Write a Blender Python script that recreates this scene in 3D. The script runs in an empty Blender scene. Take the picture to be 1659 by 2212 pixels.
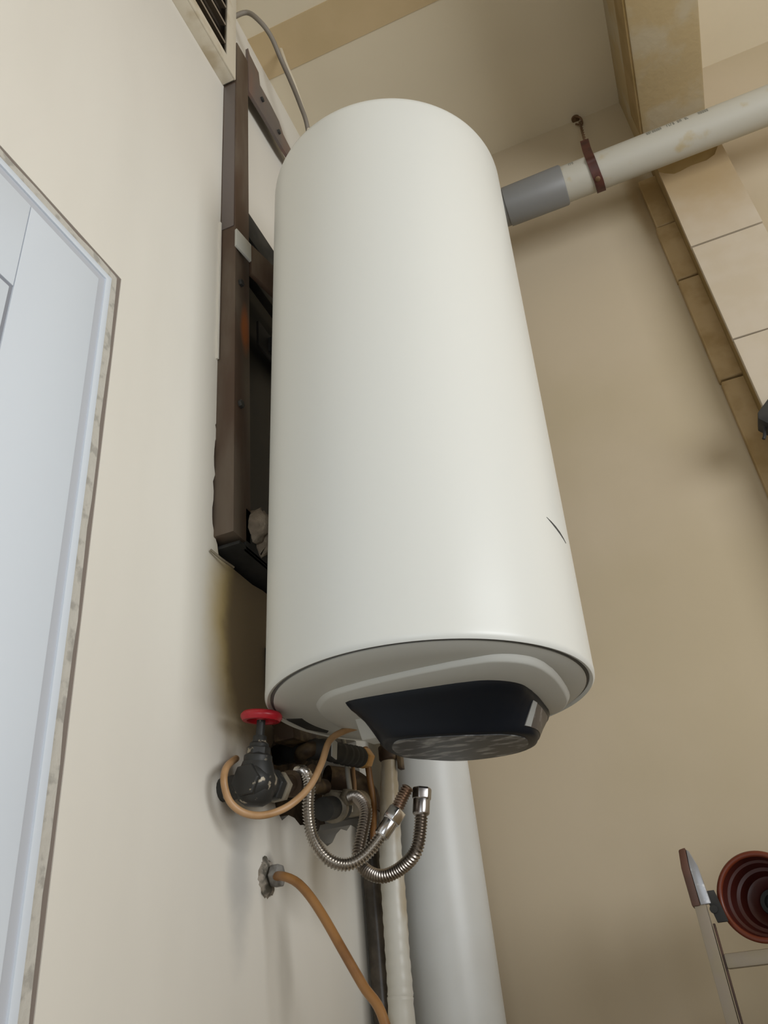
import bpy, bmesh, math, random
from mathutils import Vector, Matrix, Euler
from mathutils.geometry import tessellate_polygon
random.seed(7)
sc = bpy.context.scene
COL = sc.collection

# ---------------------------------------------------------------- camera
FPX = 1750.967                                    # focal length in pixels of the 1659 x 2212 frame
CAM = Vector((0.6, 0.0, 1.45))
R3 = ((0.92322601, 0.37272703, -0.09342529),      # camera right
      (-0.27471872, 0.47024398, -0.83868959),     # camera down
      (-0.2686696, 0.79996572, 0.53653657))       # camera forward
cd = bpy.data.cameras.new('camera'); cam = bpy.data.objects.new('camera', cd); COL.objects.link(cam)
right, down, fwd = (Vector(r).normalized() for r in R3)
m = Matrix((right, -down, -fwd)).transposed().to_4x4(); m.translation = CAM
cam.matrix_world = m
cd.sensor_fit = 'VERTICAL'; cd.sensor_height = 24.0; cd.lens = FPX / 2212 * 24.0
cd.clip_start = 0.02; cd.clip_end = 50
sc.camera = cam

# ---------------------------------------------------------------- world, lights, exposure
w = bpy.data.worlds.new('world'); sc.world = w; w.use_nodes = True
w.node_tree.nodes['Background'].inputs[0].default_value = (0.80, 0.88, 1.0, 1)
w.node_tree.nodes['Background'].inputs[1].default_value = 0.3
def area(name, loc, target, sx, sy, power, col):
    l = bpy.data.lights.new(name, 'AREA'); l.shape = 'RECTANGLE'; l.size = sx; l.size_y = sy
    l.energy = power; l.color = col
    o = bpy.data.objects.new(name, l); COL.objects.link(o); o.location = loc
    o.rotation_euler = (Vector(target) - Vector(loc)).to_track_quat('-Z', 'Y').to_euler()
    return o
area('window_daylight', (3.12, -0.5, 2.05), (0, 0.9, 2.25), 1.7, 1.6, 82, (0.94, 0.97, 1.0))
area('ceiling_fill', (1.2, -2.75, 1.2), (0.5, 0.6, 3.8), 1.5, 2.2, 22, (0.90, 0.955, 1.0))  # fill lamp added in the unseen rear opening, tilted up to brighten the ceiling
sc.view_settings.view_transform = 'Standard'; sc.view_settings.look = 'None'
sc.view_settings.gamma = 1.0; sc.view_settings.use_curve_mapping = False
sc.view_settings.exposure = -0.12

# ---------------------------------------------------------------- helpers
def W(px, py, axis, val):
    """the point of the plane axis=val seen at that place of the frame"""
    d = right * (px - 829.5) + down * (py - 1106) + fwd * FPX
    i = 'xyz'.index(axis)
    return CAM + d * ((val - CAM[i]) / d[i])

def build(name, verts, faces, mat, parent=None, smooth=40, bevel=0, kind=None, seg=2, subsurf=0):
    vs = [Vector(v) for v in verts]
    if parent is not None:
        off = Vector((0, 0, 0)); p = parent
        while p is not None: off += p.location; p = p.parent
    else:
        lo = [min(v[i] for v in vs) for i in range(3)]; hi = [max(v[i] for v in vs) for i in range(3)]
        off = Vector(((lo[0] + hi[0]) / 2, (lo[1] + hi[1]) / 2, lo[2]))
    me = bpy.data.meshes.new(name)
    me.from_pydata([tuple(v - off) for v in vs], [], faces)
    bm = bmesh.new(); bm.from_mesh(me)
    bmesh.ops.recalc_face_normals(bm, faces=bm.faces)
    if bevel:
        es = [e for e in bm.edges if len(e.link_faces) == 2 and e.calc_face_angle(0) > math.radians(30)]
        bmesh.ops.bevel(bm, geom=es, offset=bevel, segments=seg, affect='EDGES', profile=0.6, clamp_overlap=True)
    bm.to_mesh(me); bm.free()
    me.shade_smooth(); me.set_sharp_from_angle(angle=math.radians(smooth))
    o = bpy.data.objects.new(name, me); COL.objects.link(o)
    if parent is not None: o.parent = parent
    else: o.location = off
    me.materials.append(mat)
    if kind: o['kind'] = kind
    return o
def tag(o, label, cat, group=None):
    o['label'] = label; o['category'] = cat
    if group: o['group'] = group
    return o
def thing(name, label, cat, loc, group=None):
    o = bpy.data.objects.new(name, None); COL.objects.link(o); o.location = loc; o.empty_display_size = 0.05
    return tag(o, label, cat, group)
def sroot(name, loc=(0, 0, 0)):
    o = bpy.data.objects.new(name, None); COL.objects.link(o); o.location = loc; o['kind'] = 'structure'; return o

def join(*parts):
    V, F = [], []
    for v, f in parts:
        n = len(V); V += list(v); F += [tuple(i + n for i in q) for q in f]
    return V, F
def box(x0, x1, y0, y1, z0, z1):
    v = [(x, y, z) for x in (x0, x1) for y in (y0, y1) for z in (z0, z1)]
    f = [(0, 1, 3, 2), (4, 6, 7, 5), (0, 4, 5, 1), (2, 3, 7, 6), (0, 2, 6, 4), (1, 5, 7, 3)]
    return v, f
def obox(c, ax, ay, az):
    """box from centre and three half vectors"""
    c, ax, ay, az = Vector(c), Vector(ax), Vector(ay), Vector(az)
    v = [c + ax * i + ay * j + az * k for i in (-1, 1) for j in (-1, 1) for k in (-1, 1)]
    return v, box(0, 1, 0, 1, 0, 1)[1]
def frame(t):
    t = Vector(t).normalized()
    a = Vector((0, 0, 1)) if abs(t.z) < 0.9 else Vector((1, 0, 0))
    u = t.cross(a).normalized(); return u, t.cross(u).normalized()
def catmull(P, n):
    P = [Vector(p) for p in P]
    Q = [P[0] * 2 - P[1]] + P + [P[-1] * 2 - P[-2]]
    out = []
    for i in range(1, len(Q) - 2):
        for k in range(n):
            t = k / n
            out.append(0.5 * ((2 * Q[i]) + (Q[i + 1] - Q[i - 1]) * t + (2 * Q[i - 1] - 5 * Q[i] + 4 * Q[i + 1] - Q[i + 2]) * t * t
                              + (3 * Q[i] - Q[i - 1] - 3 * Q[i + 1] + Q[i + 2]) * t ** 3))
    out.append(P[-1]); return out
def resample(P, step):
    L = [0]
    for a, b in zip(P, P[1:]): L.append(L[-1] + (b - a).length)
    n = max(2, int(L[-1] / step)); out = []; j = 0
    for i in range(n + 1):
        s = L[-1] * i / n
        while j < len(L) - 2 and L[j + 1] < s: j += 1
        t = (s - L[j]) / max(1e-9, L[j + 1] - L[j]); out.append(P[j].lerp(P[j + 1], t))
    return out
def tube(P, r, seg=14, cap=True):
    """P list of points; r a number or function of (index, count)"""
    P = [Vector(p) for p in P]; n = len(P)
    rr = (lambda i: r) if not callable(r) else r
    V, F = [], []
    t = (P[1] - P[0]).normalized(); u, v = frame(t)
    for i in range(n):
        t2 = (P[min(i + 1, n - 1)] - P[max(i - 1, 0)]).normalized()
        q = t.rotation_difference(t2); u = q @ u; v = q @ v; t = t2
        for k in range(seg):
            a = 2 * math.pi * k / seg
            V.append(P[i] + (u * math.cos(a) + v * math.sin(a)) * rr(i))
    for i in range(n - 1):
        for k in range(seg):
            a, b = i * seg + k, i * seg + (k + 1) % seg
            F.append((a, b, b + seg, a + seg))
    if cap: F.append(tuple(range(seg - 1, -1, -1))); F.append(tuple((n - 1) * seg + k for k in range(seg)))
    return V, F
def lathe(c, axis, prof, seg=48, u=None):
    """prof: list of (r, h) about the axis through c"""
    ax = Vector(axis).normalized(); c = Vector(c)
    if u is None: u, v = frame(ax)
    else: u = Vector(u).normalized(); v = ax.cross(u)
    V, F = [], []
    for r, h in prof:
        for k in range(seg):
            a = 2 * math.pi * k / seg
            V.append(c + ax * h + (u * math.cos(a) + v * math.sin(a)) * r)
    n = len(prof)
    for i in range(n - 1):
        for k in range(seg):
            a, b = i * seg + k, i * seg + (k + 1) % seg
            F.append((a, b, b + seg, a + seg))
    F.append(tuple(range(seg - 1, -1, -1))); F.append(tuple((n - 1) * seg + k for k in range(seg)))
    return V, F
def hexnut(c, axis, r, h, bore=None):
    return lathe(c, axis, [(r * .9, -h / 2), (r, -h / 2 + h * .12), (r, h / 2 - h * .12), (r * .9, h / 2)], 6)
def slab(loops, x0, x1, to):
    """plate with holes: loops of 2-D points, first the outline; extruded from x0 to x1; to(a, b, x) -> point"""
    pts = [p for l in loops for p in l]
    tris = tessellate_polygon([[Vector((a, b, 0)) for a, b in l] for l in loops])
    n = len(pts)
    V = [to(a, b, x0) for a, b in pts] + [to(a, b, x1) for a, b in pts]
    F = [tuple(t) for t in tris] + [tuple(i + n for i in reversed(t)) for t in tris]
    s = 0
    for l in loops:
        k = len(l)
        for i in range(k):
            a, b = s + i, s + (i + 1) % k; F.append((a, b, b + n, a + n))
        s += k
    return V, F

# ---------------------------------------------------------------- materials
def srgb(r, g, b):
    f = lambda c: (c / 255 / 12.92) if c <= 10 else ((c / 255 + 0.055) / 1.055) ** 2.4
    return (f(r), f(g), f(b), 1)
def mat(name, col, rough=0.6, metal=0.0, col2=None, scale=6, detail=5, lo=0.4, hi=0.65, bump=0.0, bscale=60, stretch=None,
        layers=(), stains_shade=(), spec=0.5, coat=0.0):
    """col base colour; col2 patchy second colour; layers: more (colour, scale, lo, hi); stains: (centre, radii, colour, strength, noise)"""
    M = bpy.data.materials.new(name); M.use_nodes = True; N = M.node_tree.nodes; L = M.node_tree.links
    B = N['Principled BSDF']; B.inputs['Roughness'].default_value = rough; B.inputs['Metallic'].default_value = metal
    B.inputs['Specular IOR Level'].default_value = spec; B.inputs['Coat Weight'].default_value = coat
    geo = N.new('ShaderNodeNewGeometry'); pos = geo.outputs['Position']
    if stretch:
        mp = N.new('ShaderNodeMapping'); mp.inputs['Scale'].default_value = stretch; L.new(pos, mp.inputs[0]); npos = mp.outputs[0]
    else: npos = pos
    rgb = N.new('ShaderNodeRGB'); rgb.outputs[0].default_value = col; cur = rgb.outputs[0]
    def over(cur, fac, c):
        mx = N.new('ShaderNodeMix'); mx.data_type = 'RGBA'; L.new(fac, mx.inputs[0]); L.new(cur, mx.inputs[6])
        mx.inputs[7].default_value = c; return mx.outputs[2]
    def noise(sc_, det=5, src=None):
        n = N.new('ShaderNodeTexNoise'); n.inputs['Scale'].default_value = sc_; n.inputs['Detail'].default_value = det
        L.new(src or npos, n.inputs['Vector']); return n.outputs['Fac']
    def ramp(src, a, b, out=1.0):
        r = N.new('ShaderNodeMapRange'); r.interpolation_type = 'SMOOTHSTEP'
        r.inputs[1].default_value = a; r.inputs[2].default_value = b; r.inputs[4].default_value = out
        L.new(src, r.inputs[0]); return r.outputs[0]
    if col2 is not None: layers = [(col2, scale, lo, hi)] + list(layers)
    for c, s_, a, b in layers: cur = over(cur, ramp(noise(s_, detail), a, b), c)
    for c, rad, sc_col, stren, nz in stains_shade:
        sub = N.new('ShaderNodeVectorMath'); sub.operation = 'SUBTRACT'; L.new(pos, sub.inputs[0]); sub.inputs[1].default_value = c
        div = N.new('ShaderNodeVectorMath'); div.operation = 'DIVIDE'; L.new(sub.outputs[0], div.inputs[0]); div.inputs[1].default_value = rad
        ln = N.new('ShaderNodeVectorMath'); ln.operation = 'LENGTH'; L.new(div.outputs[0], ln.inputs[0])
        ma = N.new('ShaderNodeMath'); ma.operation = 'MULTIPLY_ADD'; L.new(noise(14, 4, pos), ma.inputs[0]); ma.inputs[1].default_value = nz
        L.new(ln.outputs['Value'], ma.inputs[2])
        cur = over(cur, ramp(ma.outputs[0], 1.0 + nz * .5, (0.80 if stren > 1 else 0.35) + nz * .5, 1.0), sc_col) if stren >= 1 else over(cur, _mul(N, L, ramp(ma.outputs[0], 1.0 + nz * .5, 0.2 + nz * .5), stren), sc_col)
    L.new(cur, B.inputs['Base Color'])
    if bump:
        bn = N.new('ShaderNodeBump'); bn.inputs['Strength'].default_value = bump; bn.inputs['Distance'].default_value = 0.004
        L.new(noise(bscale, 4), bn.inputs['Height']); L.new(bn.outputs[0], B.inputs['Normal'])
    return M
def _mul(N, L, s, v):
    m_ = N.new('ShaderNodeMath'); m_.operation = 'MULTIPLY'; L.new(s, m_.inputs[0]); m_.inputs[1].default_value = v; return m_.outputs[0]

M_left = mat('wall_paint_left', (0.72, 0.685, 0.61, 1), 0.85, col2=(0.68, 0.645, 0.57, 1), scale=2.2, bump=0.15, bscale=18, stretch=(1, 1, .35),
    stains_shade=[((0, 1.01, 2.0), (.1, .110, .22), (0.56, 0.43, 0.20, 1), 1, .3),
            ((0, 1.14, 1.99), (.1, .185, .25), (0.27, 0.205, 0.125, 1), 2, .25),  # brown stain; shade behind the heater's lower end is mixed into this colour
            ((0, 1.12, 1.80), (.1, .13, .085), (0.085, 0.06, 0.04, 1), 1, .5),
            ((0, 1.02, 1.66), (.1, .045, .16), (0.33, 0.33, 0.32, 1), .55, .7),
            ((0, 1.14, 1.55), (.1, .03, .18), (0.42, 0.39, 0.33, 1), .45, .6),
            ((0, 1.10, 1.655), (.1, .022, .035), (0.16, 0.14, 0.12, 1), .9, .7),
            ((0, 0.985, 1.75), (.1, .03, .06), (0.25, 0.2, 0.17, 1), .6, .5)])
M_back = mat('wall_paint_back', (0.54, 0.45, 0.32, 1), 0.85, col2=(0.50, 0.415, 0.28, 1), scale=1.6, bump=0.1, bscale=20,  # same cream as the left wall; its dimmer light put into the colour
    stains_shade=[((.90, 1.7, 3.35), (.05, .4, .25), (0.28, 0.18, 0.07, 1), .7, .4)])
M_ceil = mat('ceiling_paint', (0.74, 0.655, 0.49, 1), 0.9, col2=(0.70, 0.61, 0.45, 1), scale=1.5, bump=0.08)
M_band = mat('ceiling_band_paint', (0.60, 0.46, 0.265, 1), 0.9, col2=(0.56, 0.43, 0.24, 1), scale=5)
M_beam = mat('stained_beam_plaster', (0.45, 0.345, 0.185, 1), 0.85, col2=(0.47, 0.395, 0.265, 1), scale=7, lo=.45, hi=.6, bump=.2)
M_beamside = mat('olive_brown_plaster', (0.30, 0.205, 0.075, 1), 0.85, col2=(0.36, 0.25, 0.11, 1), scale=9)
M_tile = mat('pale_tile', (0.55, 0.475, 0.375, 1), 0.45, col2=(0.52, 0.44, 0.33, 1), scale=9, stains_shade=[((1.03, 1.6, 3.35), (.3, .5, .38), (0.40, 0.27, 0.12, 1), .75, .5)])
M_tileside = mat('brown_stained_tile', (0.48, 0.345, 0.18, 1), 0.55, col2=(0.36, 0.24, 0.10, 1), scale=11)
M_floor = mat('floor_concrete', (0.42, 0.39, 0.34, 1), 0.8, col2=(0.36, 0.33, 0.28, 1), scale=3)
M_upvc = mat('white_door_enamel', (0.66, 0.71, 0.77, 1), 0.35)
M_upvc2 = mat('white_door_groove', (0.47, 0.49, 0.53, 1), 0.5)
M_mortar = mat('grey_door_mortar', (0.50, 0.475, 0.42, 1), 0.9, col2=(0.36, 0.34, 0.30, 1), scale=40, lo=.5, hi=.62, bump=.5, bscale=90)
M_gap = mat('dark_gap', (0.20, 0.165, 0.14, 1), 0.9)
M_hollow = mat('hollow_shade_brown', (0.03, 0.022, 0.015, 1), 0.9, col2=(0.10, 0.07, 0.045, 1), scale=25, bump=.6)  # dark brown; shade of the deep hollow put into the colour
M_iron = mat('rusty_iron', (0.14, 0.108, 0.08, 1), 0.55, metal=.25, col2=(0.085, 0.05, 0.032, 1), scale=14, stretch=(1, 1, .2),
    stains_shade=[((.036, .974, 2.60), (.03, .022, .085), (0.42, 0.12, 0.02, 1), .95, .6)])
M_iron2 = mat('grey_iron_and_highlight', (0.145, 0.12, 0.11, 1), 0.45, metal=.2, col2=(0.20, 0.125, 0.10, 1), scale=16, stretch=(1, 1, .1), lo=.45, hi=.7)
M_plate = mat('shaded_dark_plate', (0.030, 0.031, 0.029, 1), 0.6, col2=(0.042, 0.040, 0.034, 1), scale=8)  # near-black; shade inside the wall opening put into the plate's colour
M_black = mat('black_iron', (0.018, 0.018, 0.017, 1), 0.7, col2=(0.04, 0.038, 0.034, 1), scale=16)
M_heater = mat('white_enamel', (0.68, 0.685, 0.645, 1), 0.33, spec=.45)
M_rim = mat('heater_rim_grey', (0.10, 0.10, 0.095, 1), 0.6)
M_cover = mat('heater_cover_plastic', (0.52, 0.52, 0.48, 1), 0.5)
M_bkplastic = mat('black_plastic', (0.006, 0.008, 0.012, 1), 0.42, spec=.25)
M_display = mat('scuffed_grey_film', (0.055, 0.055, 0.055, 1), 0.45, col2=(0.30, 0.30, 0.29, 1), scale=60, lo=.48, hi=.66, stretch=(.5, 1, 1))
M_mark = mat('black_pen_mark', (0.05, 0.05, 0.05, 1), 0.6)
M_pvc = mat('white_pipe_plastic', (0.64, 0.65, 0.63, 1), 0.4, col2=(0.60, 0.60, 0.57, 1), scale=5)
M_pvcdirty = mat('dusty_pipe_plastic', (0.46, 0.44, 0.375, 1), 0.5, col2=(0.42, 0.35, 0.22, 1), scale=22, lo=.60, hi=.80)
M_pvcgrey = mat('grey_coupling_plastic', (0.185, 0.185, 0.18, 1), 0.45)
M_pex = mat('painted_thin_pipe', (0.60, 0.58, 0.51, 1), 0.4, col2=(0.43, 0.36, 0.25, 1), scale=14, lo=.46, hi=.6, stretch=(1, 1, .3))
M_steel = mat('stainless_steel', (0.52, 0.49, 0.45, 1), 0.27, metal=1.0)
M_steel2 = mat('dull_brownish_steel', (0.33, 0.295, 0.26, 1), 0.33, metal=1.0)
M_chrome = mat('chrome_nut', (0.72, 0.72, 0.74, 1), 0.2, metal=1.0)
M_brown = mat('brown_rubber_tube', (0.44, 0.26, 0.125, 1), 0.45, col2=(0.33, 0.18, 0.07, 1), scale=25)
M_brown2 = mat('orange_brown_tube', (0.30, 0.145, 0.045, 1), 0.4, col2=(0.17, 0.07, 0.02, 1), scale=14)
M_red = mat('red_handwheel_paint', (0.42, 0.008, 0.02, 1), 0.35)
M_valve = mat('grimy_valve_metal', (0.030, 0.030, 0.028, 1), 0.5, metal=.3, col2=(0.36, 0.31, 0.23, 1), scale=70, lo=.62, hi=.68)
M_rust = mat('rusty_fitting', (0.06, 0.036, 0.02, 1), 0.6, metal=.3, col2=(0.17, 0.12, 0.065, 1), scale=30, lo=.45, hi=.65)
M_brass = mat('dull_brass', (0.58, 0.33, 0.11, 1), 0.4, metal=.35)
M_khaki = mat('painted_fitting', (0.26, 0.225, 0.165, 1), 0.5, col2=(0.15, 0.12, 0.08, 1), scale=35)
M_mesh = mat('foam_lump', (0.30, 0.25, 0.19, 1), 0.95, col2=(0.2, 0.16, 0.12, 1), scale=40, bump=.8, bscale=120)
M_ventpaint = mat('beige_vent_paint', (0.66, 0.60, 0.48, 1), 0.5, col2=(0.50, 0.42, 0.29, 1), scale=12, lo=.5, hi=.7)
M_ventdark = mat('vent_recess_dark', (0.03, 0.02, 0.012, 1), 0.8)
M_slat = mat('vent_slat_brown', (0.30, 0.24, 0.17, 1), 0.6)
M_cable = mat('grey_cable_sheath', (0.23, 0.20, 0.16, 1), 0.6)
M_cablew = mat('cream_cable_sheath', (0.62, 0.55, 0.42, 1), 0.6)
M_strap = mat('dark_red_strap', (0.085, 0.024, 0.016, 1), 0.55, col2=(0.05, 0.015, 0.01, 1), scale=30)
M_wire = mat('rusty_wire', (0.15, 0.085, 0.04, 1), 0.6, metal=.4)
M_alu = mat('ladder_aluminium', (0.33, 0.28, 0.22, 1), 0.45, metal=.3, col2=(0.33, 0.28, 0.20, 1), scale=22)
M_cap = mat('brown_ladder_cap', (0.11, 0.045, 0.025, 1), 0.45, col2=(0.07, 0.03, 0.015, 1), scale=20)
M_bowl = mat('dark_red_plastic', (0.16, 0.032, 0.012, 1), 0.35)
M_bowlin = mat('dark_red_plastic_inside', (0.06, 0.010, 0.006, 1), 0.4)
M_ink = mat('faded_grey_ink', (0.17, 0.17, 0.14, 1), 0.7)

# ---------------------------------------------------------------- the room
CZ = 3.816; YB = 1.70
XR, YR = 3.2, -2.9
def rag(a, b, n, amp, fix=True):
    """ragged line of 2-D points from a to b (b left out)"""
    out = []
    for i in range(n):
        t = i / n; j = 0 if (i == 0 and fix) else amp
        dx, dy = b[0] - a[0], b[1] - a[1]; l = math.hypot(dx, dy)
        s = random.uniform(-j, j)
        out.append((a[0] + dx * t - dy / l * s, a[1] + dy * t + dx / l * s))
    return out
DY0, DY1, DZ = -0.62, 0.668, 2.441                # door opening
hole_frame = rag((0.937, 2.92), (0.940, 2.40), 18, .0012) + rag((0.940, 2.40), (0.932, 2.16), 14, .004) + rag((0.932, 2.16), (0.955, 2.095), 6, .003) \
    + rag((0.955, 2.095), (1.30, 2.10), 10, .004) + [(1.30, 2.10), (1.30, 2.92)]
hole_niche = rag((1.115, 1.90), (1.125, 1.745), 7, .012) + rag((1.125, 1.745), (1.30, 1.715), 9, .012) + rag((1.30, 1.715), (1.47, 1.79), 8, .010) \
    + rag((1.47, 1.79), (1.46, 1.93), 6, .008) + rag((1.46, 1.93), (1.115, 1.90), 9, .008)
outline = [(YR, 0), (DY0, 0), (DY0, DZ), (DY1, DZ), (DY1, 0), (YB, 0), (YB, CZ), (YR, CZ)]
V, F = slab([outline, hole_frame, hole_niche], 0.0, -0.16, lambda a, b, x: (x, a, b))
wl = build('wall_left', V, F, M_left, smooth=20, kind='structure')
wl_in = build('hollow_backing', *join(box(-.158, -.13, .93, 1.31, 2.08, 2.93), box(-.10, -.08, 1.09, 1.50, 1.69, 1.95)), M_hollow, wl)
ed = [(.9345, 2.50)] + [(.9345, 2.50 + .38 * i / 16) for i in range(1, 17)] + [(.9300 + .0012 * math.sin(i * 1.7), 2.88 - .38 * i / 16) for i in range(17)]
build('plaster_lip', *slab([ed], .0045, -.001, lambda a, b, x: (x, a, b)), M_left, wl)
V, F = box(-.2, XR + .1, YB, YB + .15, 0, CZ); build('wall_back', V, F, M_back, kind='structure')
V, F = box(-.2, XR + .1, YR - .1, YB + .15, CZ, CZ + .15); build('ceiling', V, F, M_ceil, kind='structure')
V, F = box(-.2, XR + .1, YR - .1, YB + .15, -.1, 0); build('floor', V, F, M_floor, kind='structure')
# right wall with a window, rear wall with an open doorway (both behind the camera's view)
V, F = slab([[(YR, 0), (YB, 0), (YB, CZ), (YR, CZ)], [(-1.4, 1.2), (0.4, 1.2), (0.4, 2.9), (-1.4, 2.9)]], XR, XR + .12, lambda a, b, x: (x, a, b))
build('wall_right', V, F, M_back, kind='structure')
V, F = slab([[(-.16, 0), (.4, 0), (.4, 2.6), (2.0, 2.6), (2.0, 0), (XR, 0), (XR, CZ), (-.16, CZ)]], YR, YR - .12, lambda a, b, x: (a, x, b))
build('wall_rear', V, F, M_back, kind='structure')
wn = sroot('window_1', (XR + .04, -.5, 1.2))
fr = [box(XR + .02, XR + .07, a, b, c, d) for a, b, c, d in ((-1.4, .4, 1.2, 1.25), (-1.4, .4, 2.85, 2.9), (-1.4, -1.35, 1.2, 2.9), (.35, .4, 1.2, 2.9), (-.525, -.475, 1.2, 2.9))]
build('window_frame', *join(*fr), M_upvc, wn)

# ceiling band, beam, tiled pier
V, F = box(0.0, 2.6, 1.052, 1.177, CZ - .003, CZ + .01); build('trim_1', V, F, M_band, kind='structure')
BX0, BX1, BZ = 0.950, 1.120, 3.485
bm_ = build('trim_2', *box(BX0, BX1, YR, YB + .01, BZ, CZ + .02), M_beam, kind='structure', bevel=.006)
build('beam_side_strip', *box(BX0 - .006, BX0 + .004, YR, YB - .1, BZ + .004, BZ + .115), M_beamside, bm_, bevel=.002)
PY = 1.605
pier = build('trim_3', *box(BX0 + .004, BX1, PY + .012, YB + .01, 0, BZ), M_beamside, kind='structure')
# front tiles: joints recessed; the top one is cut to a shallow cup shape
joints = [3.306, 3.030, 2.709]
while joints[-1] > 0.3: joints.append(joints[-1] - 0.320)
zj = [3.030, 2.709]
while zj[-1] > 0.33: zj.append(zj[-1] - 0.320)
zj.append(0.0)
g = .0022
top = [(BX0 - .001, 3.030 + g), (BX1, 3.030 + g), (BX1 + .001, 3.375), (1.112, 3.352), (1.094, 3.322), (1.07, 3.312), (1.03, 3.314), (1.0, 3.308), (.984, 3.307), (.964, 3.322), (BX0 + .001, 3.336)]
build('tile', *slab([top], PY, PY + .014, lambda a, b, x: (a, x, b)), M_tile, pier)
for a, b in zip(zj, zj[1:]):
    build('tile', *box(BX0 - .001, BX1 - .0005, PY + random.uniform(-.0006, .0006), PY + .013, b + g, a - g), M_tile, pier, bevel=.0012, seg=1)
# brown strip tiles beside the pier, on the wall
zs = [3.42, 3.215, 3.005, 2.660]
while zs[-1] > .36: zs.append(zs[-1] - .34)
for i, (a, b) in enumerate(zip(zs, zs[1:])):
    dx = random.uniform(-.003, .003)
    build('tile', *box(.904 + dx, BX0 + .006, YB - .022 + random.uniform(-.002, .002), YB + .002, b + .0025, a - .0025), M_tileside, pier, bevel=.0025, seg=1)

# door in the left wall
d1 = sroot('door_1', (0, (DY0 + DY1) / 2, 0))
def ring(o, i, x0, x1):
    """flat U-shaped border between inset o and inset i of the opening, sides and head"""
    a0, a1, at = DY0 + o, DY1 - o, DZ - o; b0, b1, bt = DY0 + i, DY1 - i, DZ - i
    return slab([[(a0, 0), (a0, at), (a1, at), (a1, 0), (b1, 0), (b1, bt), (b0, bt), (b0, 0)]], x0, x1, lambda a, b, x: (x, a, b))
build('gap_backing', *box(-.06, -.0012, DY0, DY1, 0, DZ), M_gap, d1)
mv, mf = [], []
def wob(z): return .003 * math.sin(z * 31) + .002 * math.sin(z * 77 + 1)
zz = [DZ * i / 60 for i in range(60)]
outl = [(DY1 - .0075 + .4 * wob(z), z) for z in zz] + [(DY1 - .010, DZ - .007)] + [(DY1 - .010 - (DY1 - DY0 - .02) * i / 30, DZ - .006 + .5 * wob(i * .07)) for i in range(1, 30)] + [(DY0 + .01, DZ - .007), (DY0 + .01, 0), (DY0 + .03, 0), (DY0 + .03, DZ - .022), (DY1 - .024, DZ - .022), (DY1 - .024, 0)]
build('mortar_filler', *slab([outl], -.0055, .0002, lambda a, b, x: (x, a, b)), M_mortar, d1)
build('jamb_bead', *ring(.022, .033, -.0058, .0022), M_upvc, d1, bevel=.001)
build('jamb_groove', *ring(.033, .047, -.0058, -.0008), M_upvc2, d1)
LY1, LY0, LT = DY1 - .047, DY0 + .047, DZ - .047
ST = .134
build('leaf_core', *box(-.0058, -.0010, LY0, LY1, .0, LT), mat('door_seam_grey', (0.24, 0.25, 0.28, 1), .6), d1)
build('stile', *box(-.0058, .0012, LY1 - ST, LY1, .02, LT), M_upvc, d1, bevel=.001)
build('stile', *box(-.0058, .0012, LY0, LY0 + ST, .02, LT), M_upvc, d1, bevel=.001)
build('rail', *box(-.0058, .0012, LY0 + ST + .0012, LY1 - ST - .0012, 2.243, LT), M_upvc, d1, bevel=.001)
build('rail', *box(-.0058, .0012, LY0 + ST + .0012, LY1 - ST - .0012, .02, .25), M_upvc, d1, bevel=.001)
build('rail', *box(-.0058, .0012, LY0 + ST + .0012, LY1 - ST - .0012, 1.0, 1.12), M_upvc, d1, bevel=.001)
for a, b in ((1.124, 2.239), (.254, .996)):
    build('panel', *box(-.0058, -.0004, LY0 + ST + .005, LY1 - ST - .005, a, b), M_upvc, d1, bevel=.001)
build('handle', *join(box(-.003, .006, LY0 + .03, LY0 + .07, .95, 1.15), tube([(.006, LY0 + .05, 1.08), (.045, LY0 + .05, 1.08), (.05, LY0 + .06, 1.08), (.05, LY0 + .17, 1.08)], .009)), M_chrome, d1)
sk = build('baseboard_left', *box(0, .012, DY1 + .01, YB, 0, .09), M_tileside, kind='structure', bevel=.003)

# ---------------------------------------------------------------- water heater
HC = Vector((.287, 1.0391, 1.8301)); HA = Vector((.0496, -.02, 1)).normalized()
HU = Vector((0, 1, 0)).cross(HA).normalized(); HV = HA.cross(HU)
HR, HH = .225, 1.040
def H(u, v, h): return HC + HU * u + HV * v + HA * h
ht = thing('water_heater', 'tall white cylindrical electric water heater hung on the wall, black control box underneath', 'water heater', HC)
prof = [(HR - .0085, .004), (HR - .0070, -.001), (HR - .003, -.0025), (HR, .001), (HR + .0003, .006), (HR, .012)]
prof += [(HR, .012 + (HH - .04) * i / 24) for i in range(1, 25)]
for i in range(1, 9):
    a = math.pi / 2 * i / 8; prof.append((HR - .028 * (1 - math.cos(a)), HH - .028 + .028 * math.sin(a)))
prof += [(.15, HH + .004), (.05, HH + .008)]
shell = build('shell', *lathe(HC, HA, prof, 128, HU), M_heater, ht, smooth=60)
build('rim_gasket', *lathe(HC, HA, [(.212, .004), (.214, -.001), (HR - .0075, .0005), (HR - .0075, .006), (.2, .008)], 128, HU), M_rim, ht)
build('bottom_cover', *lathe(HC, HA, [(.213, .004), (.2135, -.002), (.209, -.0045), (.18, -.0075), (.10, -.009), (.02, -.0095)], 128, HU), M_cover, ht)
def smoothloop(pts, n):
    c = catmull([Vector((a, b, 0)) for a, b in pts] + [Vector((pts[0][0], pts[0][1], 0))], 10)
    c = resample(c, .001); k = len(c) - 1
    return [c[int(i * k / n)] for i in range(n)]
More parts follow.
